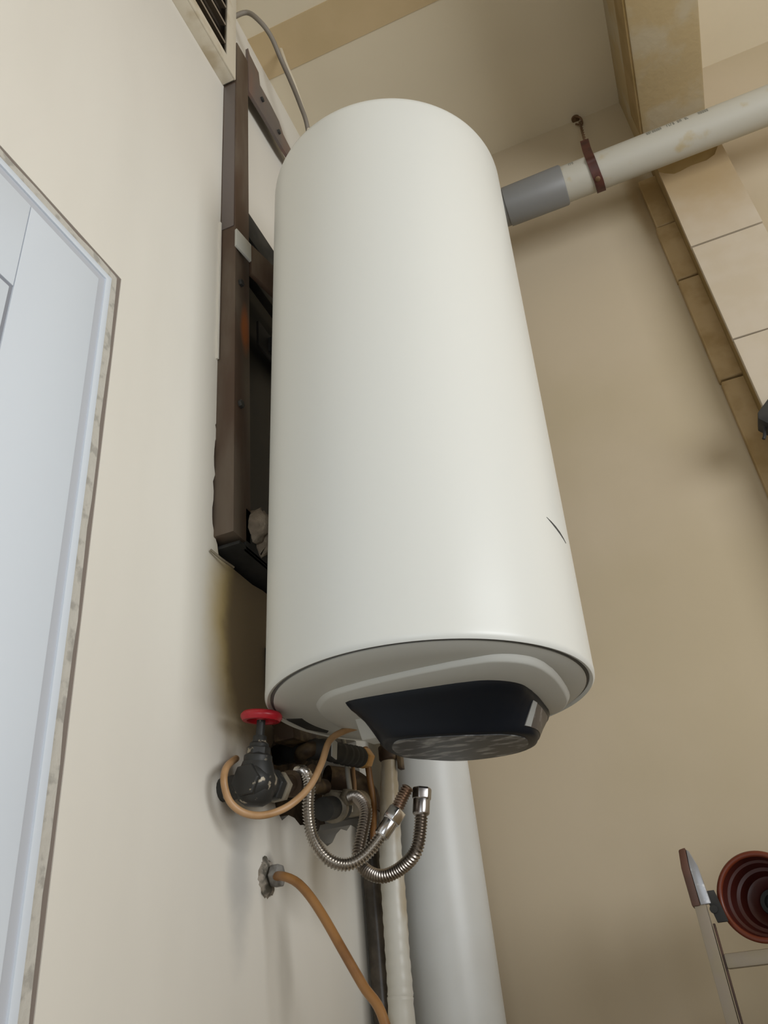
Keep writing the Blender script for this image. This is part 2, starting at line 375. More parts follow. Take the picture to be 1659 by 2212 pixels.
def polar(pts, cx, cy, n):
    """closed outline re-sampled at n equal angles about (cx, cy)"""
    L_ = smoothloop(pts, 400); out = []
    A = sorted((math.atan2(p.y - cy, p.x - cx), math.hypot(p.x - cx, p.y - cy)) for p in L_)
    for i in range(n):
        a = -math.pi + 2 * math.pi * (i + .5) / n
        b = min(A, key=lambda t: abs(t[0] - a)); out.append((cx + b[1] * math.cos(a), cy + b[1] * math.sin(a)))
    return out
def loft(rings):
    n = len(rings[0]); V = [p for r in rings for p in r]; F = []
    for i in range(len(rings) - 1):
        for k in range(n):
            a, b = i * n + k, i * n + (k + 1) % n; F.append((a, b, b + n, a + n))
    F.append(tuple(range(n - 1, -1, -1))); F.append(tuple((len(rings) - 1) * n + k for k in range(n)))
    return V, F
plat = [(-.150, -.03), (-.143, -.063), (-.130, -.088), (-.100, -.118), (-.045, -.134), (.002, -.140), (.048, -.143), (.102, -.143), (.138, -.133), (.167, -.103), (.179, -.065), (.184, -.02), (.183, .05), (.175, .095), (.15, .13), (.08, .15), (-.06, .15), (-.12, .12), (-.148, .05)]
NP = 120
pl0 = polar(plat, .015, .01, NP)
def sc2(l, s, cx=.015, cy=.01): return [(cx + (a - cx) * s, cy + (b - cy) * s) for a, b in l]
build('raised_panel', *loft([[H(a, b, -.004) for a, b in sc2(pl0, 1.0)], [H(a, b, -.0085) for a, b in sc2(pl0, .992)], [H(a, b, -.0135) for a, b in sc2(pl0, .975)], [H(a, b, -.015) for a, b in sc2(pl0, .96)], [H(a, b, -.0155) for a, b in sc2(pl0, .6)]]), M_cover, ht, smooth=50)
top_o = [(-.092, -.078), (-.083, -.089), (-.04, -.091), (.022, -.088), (.082, -.081), (.112, -.067), (.135, -.037), (.143, .012), (.144, .064), (.142, .111), (.132, .14), (.1, .15), (0, .15), (-.07, .12), (-.095, .03)]
bot_o = [(-.073, .020), (-.068, -.020), (-.052, -.050), (-.030, -.058), (.02, -.042), (.07, -.018), (.108, .004), (.130, .040), (.125, .085), (.104, .118), (.06, .132), (.0, .122), (-.045, .08), (-.066, .05)]
A0 = polar(top_o, .01, .045, NP); B0 = polar(bot_o, .025, .04, NP)
def mixr(A, B, t, h): return [H(a[0] * (1 - t) + b[0] * t, a[1] * (1 - t) + b[1] * t, h) for a, b in zip(A, B)]
hs = -.0145; hb = -.058
rings = [mixr(A0, B0, 0, -.006), mixr(A0, B0, 0, hs - .001), mixr(A0, B0, .12, hs - .008)] + [mixr(A0, B0, t, hs + (hb - hs) * t) for t in (.3, .5, .7, .9)]
B1 = sc2(B0, .985, .025, .04); B2 = sc2(B0, .93, .025, .04)
rings += [[H(a, b, hb - .003) for a, b in B1], [H(a, b, hb - .0055) for a, b in B2]]
ctl = build('control_box', *loft(rings), M_bkplastic, ht, smooth=50)
B3 = sc2(B0, .86, .025, .04)
build('scuffed_base_plate', *loft([[H(a, b, hb - .004) for a, b in B3], [H(a, b, hb - .0068) for a, b in B3], [H(a, b, hb - .0072) for a, b in sc2(B3, .95, .025, .04)]]), M_display, ctl)['label'] = 'grey scuffed plate under the black box'
# narrow scuffed display strip on the end of the box, kept within the slope of its side
def side(t, ang, out=.0012):
    i = int((ang + math.pi) / (2 * math.pi) * NP) % NP
    a, b = A0[i], B0[i]; h = hs + (hb - hs) * t
    p = H(a[0] * (1 - t) + b[0] * t, a[1] * (1 - t) + b[1] * t, h)
    n = (HU * math.cos(ang) + HV * math.sin(ang)); return p + n * out
angs = [math.radians(d) for d in (-14, -8, -2, 4, 10, 16, 22, 28, 34, 40)]
sv = []; ts = (.22, .4, .6, .8, .92)
for t in ts:
    for a in angs: sv.append(side(t, a))
for t in ts:
    for a in angs: sv.append(side(t, a, -.002))
na, nt = len(angs), len(ts); off = na * nt
sf = [(j * na + i, j * na + i + 1, (j + 1) * na + i + 1, (j + 1) * na + i) for j in range(nt - 1) for i in range(na - 1)]
sf += [tuple(k + off for k in reversed(q)) for q in sf]
bd = [i for i in range(na)] + [j * na + na - 1 for j in range(1, nt)] + [(nt - 1) * na + i for i in range(na - 2, -1, -1)] + [j * na for j in range(nt - 2, 0, -1)]
sf += [(bd[i], bd[(i + 1) % len(bd)], bd[(i + 1) % len(bd)] + off, bd[i] + off) for i in range(len(bd))]
build('display_window', sv, sf, mat('display_film', (0.075, 0.062, 0.052, 1), .45, col2=(.17, .15, .135, 1), scale=70, lo=.5, hi=.7), ctl)['label'] = 'scuffed brownish display window'
build('display_border', [side(t, angs[0], o) for t in ts for o in (.0006, .0022)] + [side(t, angs[1], o) for t in ts for o in (.0006, .0022)],
      [(2 * j, 2 * j + 2, 2 * j + 3, 2 * j + 1) for j in range(nt - 1)] + [(2 * nt + 2 * j, 2 * nt + 2 * j + 1, 2 * nt + 2 * j + 3, 2 * nt + 2 * j + 2) for j in range(nt - 1)]
      + [(2 * j + 1, 2 * j + 3, 2 * nt + 2 * j + 3, 2 * nt + 2 * j + 1) for j in range(nt - 1)], mat('pale_print', (.30, .30, .28, 1), .5), ctl)
# pale cable cover tucked beside the box, dark pipe gland behind
build('cable_cover', *loft([[H(-.110, -.008, -.0145), H(-.060, -.01, -.0145), H(-.060, .045, -.0145), H(-.108, .045, -.0145)],
                            [H(-.110, .015, -.040), H(-.070, .01, -.040), H(-.065, .045, -.040), H(-.104, .045, -.040)]]), M_cover, ht, bevel=.002)
build('pipe_gland', *loft([[H(-.207, -.030, -.004), H(-.168, -.028, -.004), H(-.160, .035, -.004), H(-.185, .065, -.004), H(-.205, .03, -.004)],
                           [H(-.205, -.028, -.007), H(-.170, -.026, -.007), H(-.163, .033, -.007), H(-.186, .062, -.007), H(-.203, .028, -.007)]]), M_black, ht)
for a_, b_ in ((-.02, .185), (.06, .185)):
    build('water_port', *lathe(H(a_, b_, 0), HA, [(.012, -.022), (.012, -.012), (.015, -.010), (.015, -.004), (.01, 0)], 20), M_brass, ht)
for hz in (.86, .12):
    q = H(-HR + .004, 0, hz)
    build('mounting_bracket', *join(box(.0, q.x + .03, q.y + .10, q.y + .15, q.z - .02, q.z + .02), box(.0, .006, q.y + .06, q.y + .2, q.z - .035, q.z + .035)), M_black, ht, bevel=.002)
# black scratch on the shell
def oncyl(px, py, out=.0004):
    d = (W(px, py, 'y', 1.0) - CAM); o = CAM - HC
    d1_, o1 = d - HA * d.dot(HA), o - HA * o.dot(HA)
    a, b, c = d1_.dot(d1_), 2 * d1_.dot(o1), o1.dot(o1) - (HR + out) ** 2
    t = (-b - math.sqrt(max(0, b * b - 4 * a * c))) / (2 * a); return CAM + d * t
pts = [(1181, 1117), (1190, 1127), (1199, 1138), (1208, 1150), (1216, 1162), (1223, 1174)]
wd = [.0003, .0014, .0022, .0024, .0018, .0006]
c3 = [oncyl(*p) for p in pts]; sv = []
for p, w_ in zip(c3, wd):
    n = (p - HC) - HA * (p - HC).dot(HA); n.normalize(); t = HA.cross(n); sv += [p - t * w_ * 1.6 , p + t * w_ * 1.6 + HA * w_, p - n * .002]
sf = [(3 * i + a, 3 * i + b, 3 * i + 3 + b, 3 * i + 3 + a) for i in range(5) for a, b in ((0, 1), (1, 2), (2, 0))]
build('scratch_mark', sv, sf, M_mark, shell)['label'] = 'short black scratch mark on the side'

# ---------------------------------------------------------------- rusty iron frame in the wall
f1 = thing('iron_frame', 'rusty brown square iron frame set in the wall beside the white heater', 'frame', (.018, .96, 2.11))
PX = .036
build('upright', *box(-.02, PX, .937, .992, 2.125, 3.570), M_iron, f1, bevel=.003)
build('highlight_strip', *box(.003, PX - .004, .9352, .9375, 2.86, 3.385), M_iron2, f1, bevel=.0008)['label'] = 'greyish pink strip carrying the highlight on the upright'  # highlight on the near face put into a paler strip
tb = [W(*q, 'x', .030) for q in ((536, 104), (540, 118), (559, 157), (562, 184), (583, 222), (603, 262), (612, 290), (640, 345), (640, 365), (612, 322), (602, 305), (570, 250), (537, 195))]
build('top_bar', *slab([[(p.y, p.z) for p in tb]], .030, -.004, lambda a, b, x: (x if x > 0 else .022, a, b)), M_iron2, f1, bevel=.0015)
build('sill_angle', *join(box(-.15, PX, .955, 1.32, 2.112, 2.118), box(PX - .006, PX, .975, 1.32, 2.112, 2.19), box(-.13, .03, .94, 1.32, 2.185, 2.191)), M_black, f1, bevel=.001)
build('upright', *box(-.02, PX, 1.275, 1.32, 2.125, 3.435), M_iron, f1, bevel=.003)
build('back_plate', *box(-.030, -.020, .992, 1.275, 2.19, 2.93), M_plate, f1)
build('cross_bar', *join(box(-.02, PX - .008, .992, 1.275, 2.905, 2.985), box(.004, PX - .012, .992, 1.275, 2.80, 2.83)), M_black, f1, bevel=.003)
for px, py in ((566, 215), (602, 285)): build('bolt', *hexnut(W(px, py, 'x', .031), (1, 0, 0), .0075, .008), M_black, f1)
for px, py in ( (491, 573), (484, 834)):
    p = W(px, py, 'x', PX + .001); build('bolt', *hexnut((p.x, max(p.y, .955) if px < 500 else p.y, p.z), (1, 0, 0), .008, .010), M_black, f1)
# loose flange strip at the lower corner
fl = [W(455, 1188, 'x', .004), W(478, 1207, 'x', .008), W(505, 1226, 'x', .014)]
tag(build('metal_strip', *tube(resample(catmull(fl, 8), .004), lambda i: .0022, 6), M_khaki), 'thin grey metal strip sticking out under the lower corner of the iron frame', 'strip')
# pale bracket end on the frame
br = thing('wall_bracket', 'pale-ended dark steel bracket slanting from the iron frame to the heater', 'bracket', W(520, 520, 'x', .038))
a0, a1, a2 = W(509, 512, 'x', .038), W(541, 548, 'x', .050), W(600, 605, 'x', .078)
def strip(p, q, hgt, th, mt, nm, par, dz=0):
    d = (q - p).normalized(); up = Vector((0, 0, 1)); n = d.cross(up).normalized()
    c = (p + q) / 2 + Vector((0, 0, dz)); return build(nm, *obox(c, (q - p) / 2, up * hgt / 2, n * th / 2), mt, par, bevel=.001)
strip(a0, a1, .050, .006, M_cover, 'pale_end', br)['label'] = 'pale painted end of the bracket'
strip(a1, a2, .085, .010, M_iron, 'arm', br, -.02)
lump = lathe(W(553, 1136, 'x', .036), (0.2, .3, 1), [(.006, -.035), (.016, -.028), (.024, -.012), (.026, .004), (.020, .02), (.008, .03)], 14)
lv = [Vector(v) + Vector((random.uniform(-.004, .004), random.uniform(-.004, .004), random.uniform(-.004, .004))) for v in lump[0]]
lump2 = lathe(W(571, 1172, 'x', .040), (0.1, .3, 1), [(.004, -.03), (.012, -.02), (.015, -.004), (.013, .015), (.005, .028)], 14)
lv2 = [Vector(v) + Vector((random.uniform(-.003, .003), random.uniform(-.003, .003), random.uniform(-.003, .003))) for v in lump2[0]]
tag(build('foam_lump', *join((lv, lump[1]), (lv2, lump2[1])), M_mesh, smooth=80), 'lump of dirty brown foam stuffed in the bottom of the iron frame', 'foam')

# ---------------------------------------------------------------- vent housing above
vt = thing('vent_grille', 'beige metal vent housing with dark slats high on the wall', 'vent', (.018, .5, 3.393))
VX = .035
front = slab([[(.10, 3.393), (.934, 3.393), (.934, 3.80), (.10, 3.80)], [(.20, 3.434), (.893, 3.434), (.893, 3.77), (.20, 3.77)]], VX, VX - .004, lambda a, b, x: (x, a, b))
build('housing', *join(front, box(0, VX - .004, .10, .934, 3.393, 3.396), box(0, VX - .004, .931, .934, 3.393, 3.80), box(0, VX - .004, .10, .103, 3.393, 3.80), box(0, VX - .004, .10, .934, 3.797, 3.80)), M_ventpaint, vt, bevel=.001)
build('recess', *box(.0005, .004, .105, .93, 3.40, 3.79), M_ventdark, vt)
for k in range(3):
    z = 3.505 + k * .085
    build('slat', *obox((.020, .5465, z), (.009, 0, -.010), (0, .35, 0), (.0012, 0, .0010)), M_slat, vt)

# cables beside the vent
cp = [(.02, .936, 3.70)] + [W(*q) for q in ((533, 27, 'x', .055), (560, 45, 'x', .083), (585, 78, 'x', .098), (607, 128, 'x', .102), (630, 180, 'x', .100), (648, 225, 'x', .095), (663, 270, 'x', .09), (668, 330, 'x', .075))] + [Vector((.02, 1.30, 3.40)), Vector((.012, 1.30, 3.2))]
tag(build('cable', *tube(resample(catmull(cp, 10), .008), .0065, 10), M_cable), 'thick grey cable arching from the vent down behind the heater', 'cable')
cp = [W(*q) for q in ((604, 100, 'x', .070), (618, 140, 'x', .082), (634, 178, 'x', .090), (652, 230, 'x', .092), (664, 272, 'x', .090), (670, 330, 'x', .08))]
cp = [W(597, 88, 'z', CZ + .004)] + cp + [Vector((.03, 1.33, 3.40)), Vector((.012, 1.33, 3.2))]
tag(build('cable', *tube(resample(catmull(cp, 10), .008), .0055, 10), M_cablew), 'pale cream cable running close beside the grey one above the heater', 'cable')

# ---------------------------------------------------------------- drain pipes
PYP = 1.50
pa, pb = W(1100, 478, 'y', PYP), W(1090, 418, 'y', PYP); pc, pdn = W(1659, 262, 'y', PYP), W(1659, 195, 'y', PYP)
pz = (pa.z + pb.z + pc.z + pdn.z) / 4 ; pr_ = .0475
dp = thing('drain_pipe', 'long dusty white drain pipe under the ceiling, running right from the heater', 'pipe', (.8, PYP, pz - pr_))
XE = .705; c0 = W(1225, 405, 'y', PYP - pr_).x
def hpipe(x0, x1, r, seg=40, n=2): return tube([(x0 + (x1 - x0) * i / n, PYP, pz) for i in range(n + 1)], r, seg)
build('white_pipe', *hpipe(c0 - .03, XR - .01, pr_), M_pvcdirty, dp, smooth=60)['label'] = 'dusty white pipe run'
build('coupling', *tube([(c0 - .16, PYP, pz), (c0 - .004, PYP, pz), (c0, PYP, pz)], lambda i: pr_ + (.005, .006, .003)[i], 40), M_pvcgrey, dp)['label'] = 'grey plastic coupling'
build('grey_pipe', *hpipe(.23, c0 - .155, pr_ + .002), M_pvcgrey, dp, smooth=60)['label'] = 'grey pipe behind the heater'
# faint printed marking on the pipe, too worn to read
def mk(x, a0, a1, w_):
    s = []
    for xx in (x, x + w_):
        for a in (a0, (a0 + a1) / 2, a1):
            s.append((xx, PYP - math.cos(a) * (pr_ + .0004), pz + math.sin(a) * (pr_ + .0004)))
    return s, [(0, 1, 4, 3), (1, 2, 5, 4)]
ms = []
for px0, px1, n in ((1401, 1434, 8), (1445, 1462, 4), (1468, 1478, 2), (1484, 1492, 2), (1513, 1535, 5), (1232, 1243, 3)):
    x0 = W(px0, 300 - (px0 - 1401) * .4, 'y', PYP - .045).x; x1 = W(px1, 300 - (px1 - 1401) * .4, 'y', PYP - .045).x
    for k in range(n):
        x = x0 + (x1 - x0) * k / n; ww = (x1 - x0) / n * .68
        aa = .12; bb = .42; ms.append(mk(x, aa, bb, ww * .28))
        r_ = random.random()
        if r_ < .75: ms.append(mk(x, bb - .06, bb, ww))
        if r_ > .3: ms.append(mk(x, aa, aa + .06, ww))
        if .2 < r_ < .8: ms.append(mk(x + ww * .72, aa, bb, ww * .28))
build('printed_marking', *join(*ms), M_ink, dp, kind='stuff')['label'] = 'faint worn lettering on the pipe'

hg = thing('pipe_hanger', 'hooked wire hanger with dark red strap holding the white drain pipe', 'hanger', (.80, 1.6, 3.6))
hk = Vector((.812, 1.692, 3.812)); xs = W(1283, 365, 'y', PYP - pr_).x
hp = W(1262, 300, 'y', 1.56)
build('hook', *tube(resample(catmull([hk + Vector((0, .006, .01)), hk, hk + Vector((.004, -.014, -.012)), hk + Vector((.014, -.012, -.026)), hk + Vector((.012, .0, -.038)), hk + Vector((-.006, -.004, -.03))], 8), .003), .0032, 8), M_wire, hg)
build('hook_plate', *lathe(hk + Vector((0, 0, -.002)), (0, 0, 1), [(.012, -.002), (.013, 0), (.013, .004)], 16), M_wire, hg)
w0 = hk + Vector((.008, -.008, -.034)); w1 = W(1264, 306, 'y', PYP + .02)
tw = []
for s in (-1, 1):
    P_ = [w0.lerp(w1, i / 30) + Vector((math.cos(i * .9) * .0028 * s, 0, math.sin(i * .9) * .0028 * s)) for i in range(31)]
    tw.append(tube(P_, .0022, 6))
build('wire', *join(*tw), M_wire, hg)
# the strap wraps the front of the pipe: outer band following the pipe section
sx0, sx1 = xs - .012, xs + .012
def onpipe(px, py, out=.002):
    d = W(px, py, 'y', 1.0) - CAM; a = d.y ** 2 + d.z ** 2; oy, oz = CAM.y - PYP, CAM.z - pz
    b = 2 * (d.y * oy + d.z * oz); c = oy * oy + oz * oz - (pr_ + out) ** 2
    t = (-b - math.sqrt(max(0.0, b * b - 4 * a * c))) / (2 * a); return CAM + d * t
sp3 = [w1 + Vector((-.001, 0, .006)), W(1268, 325, 'y', PYP - pr_ * .35)] + [onpipe(1262 + 33 * t, 308 + 86 * t) for t in (.38, .5, .62, .74, .86, .96)]
sp3[1].y = PYP - pr_ * .35
last = sp3[-1]; a_l = math.atan2(last.z - pz, -(last.y - PYP))
for k in range(1, 7):
    a = a_l - .35 * k; sp3.append(Vector((last.x + .001 * k, PYP - math.cos(a) * (pr_ + .002), pz + math.sin(a) * (pr_ + .002))))
sp3 = catmull(sp3, 4); sv, sf = [], []
for i, p in enumerate(sp3):
    t = (sp3[min(i + 1, len(sp3) - 1)] - sp3[max(i - 1, 0)]).normalized(); xx = Vector((1, 0, 0)); xx = (xx - t * xx.dot(t)).normalized(); nn = t.cross(xx)
    for a, b in ((-1, 0), (1, 0), (1, 1), (-1, 1)): sv.append(p + xx * .0115 * a + nn * (.003 * b - .0012))
for i in range(len(sp3) - 1):
    for k in range(4):
        a, b = 4 * i + k, 4 * i + (k + 1) % 4; sf.append((a, b, b + 4, a + 4))
sf += [(0, 1, 2, 3), tuple(4 * (len(sp3) - 1) + k for k in (3, 2, 1, 0))]
build('strap', sv, sf, M_strap, hg)['label'] = 'dark red strap round the pipe'
scp = onpipe(1291, 386, .004); scn = Vector((0, scp.y - PYP, scp.z - pz)).normalized()
build('strap_screw', *lathe(scp, scn, [(.007, -.002), (.007, .002), (.004, .004)], 14), M_wire, hg)

# big vertical pipe in the corner
R2 = .082; rx = W(1040, 1930, 'y', 1.52).x
sp = thing('soil_pipe', 'wide smooth white vertical pipe in the corner below the heater', 'pipe', (rx - R2, 1.55, 0))
build('pipe_run', *tube([(rx - R2, 1.55, 0), (rx - R2, 1.55, 1.8), (rx - R2, 1.55, 3.78), (rx - R2, 1.55, CZ)], R2, 64), M_pvc, sp, smooth=60)
build('tee_collar', *tube([(rx - R2, 1.55, pz - .14), (rx - R2, 1.55, pz + .14)], R2 + .006, 64), M_pvcgrey, sp, smooth=60)

# thin wavy vertical pipe
tx = []
for py, pl_, pr2 in ((1640, 824, 856), (1700, 820, 862), (1760, 820, 866), (1830, 818, 868), (1900, 822, 874), (1980, 828, 879), (2060, 835, 882), (2140, 840, 889), (2212, 845, 892)):
    p = W((pl_ + pr2) / 2, py, 'y', 1.40); tx.append(p)
tx.append(Vector((tx[-1].x - .004, 1.40, 1.2))); tx.append(Vector((tx[-1].x, 1.40, .6))); tx.append(Vector((tx[-1].x, 1.40, 0)))
rad = [.0135, .0165, .018, .0195, .0205, .0205, .020, .0205, .021, .02, .02, .02]
pp = catmull(tx, 8)
vp_ = thing('water_pipe', 'narrow white water pipe running down in front of the wide corner pipe', 'pipe', (tx[0].x, 1.40, 0))
build('pipe_run', *tube(pp, lambda i: rad[min(i // 8, 11)] * (1 - (i % 8) / 8) + rad[min(i // 8 + 1, 11)] * (i % 8) / 8 + .0006 * math.sin(i * 1.9), 24, True), M_pex, vp_, smooth=60)
t0 = tx[0]
build('end_fitting', *join(lathe(t0, (0, 0, 1), [(.015, -.004), (.018, 0), (.018, .022), (.014, .026), (.014, .05)], 20), obox(t0 + Vector((.022, 0, .0)), (.004, 0, 0), (0, .008, 0), (0, 0, .022))), M_rust, vp_, bevel=.001)['label'] = 'rusty brown fitting at the pipe end'

# black pipe on the wall beside it
bx = W(808, 2000, 'y', 1.42)
bp = thing('black_pipe', 'dark pipe against the wall left of the narrow white pipe', 'pipe', (.045, 1.44, 0))
bc = [W(805, 1780, 'y', 1.44), W(806, 1900, 'y', 1.44), W(815, 2030, 'y', 1.44), W(826, 2160, 'y', 1.44)]
bxx = sum(p.x for p in bc) / 4
bp.location = (bxx, 1.44, 0)
build('pipe_run', *tube([(bxx, 1.44, 0), (bxx, 1.44, 1.0), (bxx, 1.44, 1.80)], .019, 24), mat('dark_brown_pipe', (.045, .036, .026, 1), .25, col2=(.10, .08, .06, 1), scale=20), bp, smooth=60)
build('pipe_elbow', *tube(resample(catmull([(bxx, 1.44, 1.79), (bxx, 1.44, 1.82), (bxx - .02, 1.42, 1.845), (-.03, 1.38, 1.85)], 6), .006), .021, 20), M_rust, bp, smooth=60)

# ---------------------------------------------------------------- shut-off valve with red wheel
vc = W(553, 1690, 'x', .055); wc = W(565, 1548, 'x', .068)
vv = thing('gate_valve', 'grimy black gate valve with a red handwheel, left below the heater', 'valve', vc)
sd = (wc - vc).normalized(); tilt = sd
wheel = lathe(wc, tilt, [(.020, -.0065), (.0255, -.0065), (.0285, -.002), (.0285, .002), (.0255, .0055), (.020, .0055), (.0185, 0), (.020, -.0065)], 32)
whl = (wheel[0], wheel[1][:-2])
u_, v_ = frame(tilt); sp_ = []
for k in range(4):
    a = math.pi / 2 * k + .4; d = u_ * math.cos(a) + v_ * math.sin(a); sp_.append(obox(wc + d * .012, d * .010, v_ * math.cos(a) * .003 - u_ * math.sin(a) * .003, tilt * .0018))
build('handwheel', *join(whl, lathe(wc, tilt, [(.006, -.005), (.0075, 0), (.006, .005)], 16), *sp_), M_red, vv, smooth=50)['label'] = 'red handwheel'
build('wheel_nut', *hexnut(wc + tilt * .006, tilt, .005, .005), M_cover, vv)
L_ = (wc - vc).length
build('stem', *lathe(vc, sd, [(.006, L_ - .003), (.006, L_ * .62)], 14), M_valve, vv)
build('bonnet', *join(lathe(vc, sd, [(.019, .024), (.019, .034), (.014, .037), (.013, .05), (.010, .052), (.009, L_ * .70)], 24), hexnut(vc + sd * .040, sd, .016, .012)), M_valve, vv, bevel=.0008)
bd_ = Vector((0.12, 1, 0.05)).normalized()
build('valve_body', *join(lathe(vc, bd_, [(.012, -.026), (.018, -.022), (.022, -.019), (.026, -.006), (.026, .006), (.022, .019), (.018, .022), (.018, .034)], 24), lathe(vc, sd, [(.012, -.030), (.022, -.024), (.025, -.008), (.025, .01), (.020, .026)], 24)), M_valve, vv, smooth=50)
for s in (-.55, 1): build('union_nut', *hexnut(vc + bd_ * .036 * s, bd_, .022, .014), M_valve, vv, bevel=.0008)
build('inlet_pipe', *tube([vc, Vector((-.05, vc.y + .012, vc.z + .002))], .016, 16), M_valve, vv, smooth=60)

# rusty manifold going on from the valve into the broken niche
mf_ = thing('pipe_manifold', 'rusty brown pipe tees running between the gate valve and the hollow in the wall', 'fittings', vc + bd_ * .05)
p0 = vc + bd_ * .044
p1 = W(640, 1690, 'x', .045); p2 = W(700, 1700, 'x', .03); p3 = W(770, 1715, 'x', .02)
build('nipple', *tube([p0, p1, p2], .0125, 18), M_rust, mf_, smooth=60)
build('tee', *join(tube([p1 - (p1 - p0) * .35, p1 + (p2 - p1) * .35], .019, 20), tube([p1, p1 + Vector((.035, -.01, .004))], .015, 18), tube([p1 + Vector((-.07, 0, .004)), p1], .015, 18)), M_rust, mf_, smooth=50)
build('ring_nut', *hexnut(p0 + bd_ * .008, bd_, .021, .010), M_khaki, mf_)['label'] = 'pale worn ring nut'
build('elbow', *join(tube(resample(catmull([W(650, 1640, 'x', .0), W(655, 1625, 'x', .03), W(690, 1615, 'x', .05), W(725, 1625, 'x', .05)], 6), .005), .012, 16)), M_rust, mf_, smooth=60)
build('upper_plate', *obox(W(640, 1590, 'x', .02), (.018, 0, 0), (0, .045, .004), (0, -.001, .014)), M_rust, mf_, bevel=.004)
# second valve in the niche
q0, q1 = W(715, 1745, 'x', .045), W(772, 1735, 'x', .045)
nv = thing('angle_valve', 'khaki painted valve body with black ring at the foot of the broken hollow', 'valve', (q0 + q1) / 2)
dq = (q1 - q0).normalized()
build('valve_body', *join(lathe(q1 - dq * .004, dq, [(.017, -.030), (.021, -.026), (.021, .016), (.016, .022)], 20), tube([q1, q1 + Vector((-.06, .01, .01))], .016, 18)), M_khaki, nv, smooth=50)
build('ring_nut', *lathe(q0 + dq * .012, dq, [(.020, -.008), (.024, -.006), (.024, .006), (.020, .008)], 24), M_khaki, nv)['label'] = 'pale worn ring'
build('black_ring', *lathe(q0 + dq * .028, dq, [(.021, -.008), (.023, -.006), (.023, .006), (.021, .008)], 24), M_black, nv)
build('inlet_pipe', *tube([q0 - dq * .03, q0 + dq * .02], .018, 20), M_black, nv, smooth=60)
# black hose end with brass nut above it
b0, b1 = W(735, 1628, 'x', .075), W(778, 1636, 'x', .085)
bh = thing('hose_union', 'black hose end with an orange brass nut beside the black control box', 'hose fitting', (b0 + b1) / 2)
db = (b1 - b0).normalized()
build('hose_end', *tube(resample(catmull([Vector((-.04, b0.y - .0, b0.z + .02)), b0 - db * .03 + Vector((-.02, 0, .008)), b0, b1], 6), .005), lambda i: .0165 + .0012 * math.sin(i * 2.2), 20), M_black, bh, smooth=60)
build('brass_nut', *hexnut(b1 + db * .012, db, .0175, .020), M_brass, bh, bevel=.001)['label'] = 'orange brass nut'
build('white_tag', *obox(W(722, 1618, 'x', .095), (.001, 0, 0), (0, .0085, -.001), (0, .003, .014)), M_cover, bh)
# thin pale and brown tubes dropping through the niche
for nm_, lb, pts_, xx, r_, mm in (('thin_tube', 'thin pale tube hanging straight in the broken hollow', ((748, 1640), (752, 1680), (756, 1712)), .06, .0042, M_pvcdirty),
                              ('thin_tube', 'thin brown tube hanging from the brass nut', ((795, 1655), (800, 1690), (808, 1740), (806, 1800)), .05, .0058, M_brown2),
                              ('thin_tube', 'short thin tan tube just right of the straight pale one in the hollow', ((762, 1655), (764, 1675), (766, 1694)), .055, .0032, M_brown)):
    P_ = [W(a, b, 'x', xx) for a, b in pts_]; P_ = [P_[0] + Vector((-.004, .002, .035))] + P_ + [P_[-1] + Vector((-.003, .003, -.03))]
    tag(build(nm_, *tube(resample(catmull(P_, 8), .004), r_, 10), mm, smooth=60), lb, 'tube')

# ---------------------------------------------------------------- flexible steel hoses
def corrug(P, r, pitch=.0042):
    Q = resample(catmull(P, 12), pitch / 4)
    return tube(Q, lambda i: r * (1 + (.13, .0, -.16, .0)[i % 4]), 18)
def hose(pts_, ys, r, label, cut=None):
    P = [W(a, b, 'y', y) for (a, b), y in zip(pts_, ys)]
    return P
h1 = hose([(640, 1668), (656, 1668), (668, 1695), (666, 1750), (676, 1810), (705, 1853), (745, 1868), (785, 1850), (822, 1808), (850, 1765), (868, 1725), (882, 1700)],
          [1.10, 1.085, 1.08, 1.08, 1.085, 1.09, 1.10, 1.105, 1.11, 1.12, 1.13, 1.135], .008, '')
hs1 = thing('flexible_hose', 'ribbed stainless steel hose looping from the gate valve, shiny nut near its loose end', 'hose', h1[6])
build('ribbed_tube', *corrug(h1[:10], .0082), M_steel, hs1, smooth=75)
build('ribbed_tube', *corrug(h1[9:], .0082), mat('stained_steel', (.36, .27, .21, 1), .35, metal=1), hs1, smooth=75)['label'] = 'brownish loose end of the hose'
d_ = (h1[9] - h1[8]).normalized()
build('nut', *join(hexnut(h1[9] + d_ * .002, d_, .0148, .020), lathe(h1[9] - d_ * .016, d_, [(.0095, -.016), (.011, -.013), (.011, .010)], 20)), M_chrome, hs1, bevel=.0012)['label'] = 'shiny steel nut'
build('start_nut', *hexnut(h1[0], (h1[1] - h1[0]), .013, .014), M_rust, hs1)
h2 = hose([(752, 1722), (772, 1722), (790, 1750), (783, 1800), (774, 1850), (790, 1880), (825, 1893), (865, 1876), (898, 1840), (908, 1790), (910, 1745)],
          [1.235, 1.225, 1.215, 1.205, 1.20, 1.20, 1.195, 1.19, 1.18, 1.18, 1.18], .009, '')
hs2 = thing('flexible_hose', 'ribbed steel hose curling below the first, capped by an upright steel nut', 'hose', h2[6])
build('ribbed_tube', *corrug(h2, .0090), M_steel2, hs2, smooth=75)
d_ = (h2[-1] - h2[-2]).normalized()
build('nut', *join(hexnut(h2[-1] + d_ * .020, d_, .0145, .018), lathe(h2[-1] + d_ * .003, d_, [(.0105, -.014), (.0125, -.011), (.0125, .010)], 20)), mat('dark_chrome', (.40, .38, .37, 1), .25, metal=1), hs2, bevel=.0012)['label'] = 'dark chrome nut'
build('start_nut', *hexnut(h2[0], (h2[1] - h2[0]), .014, .014), M_khaki, hs2)

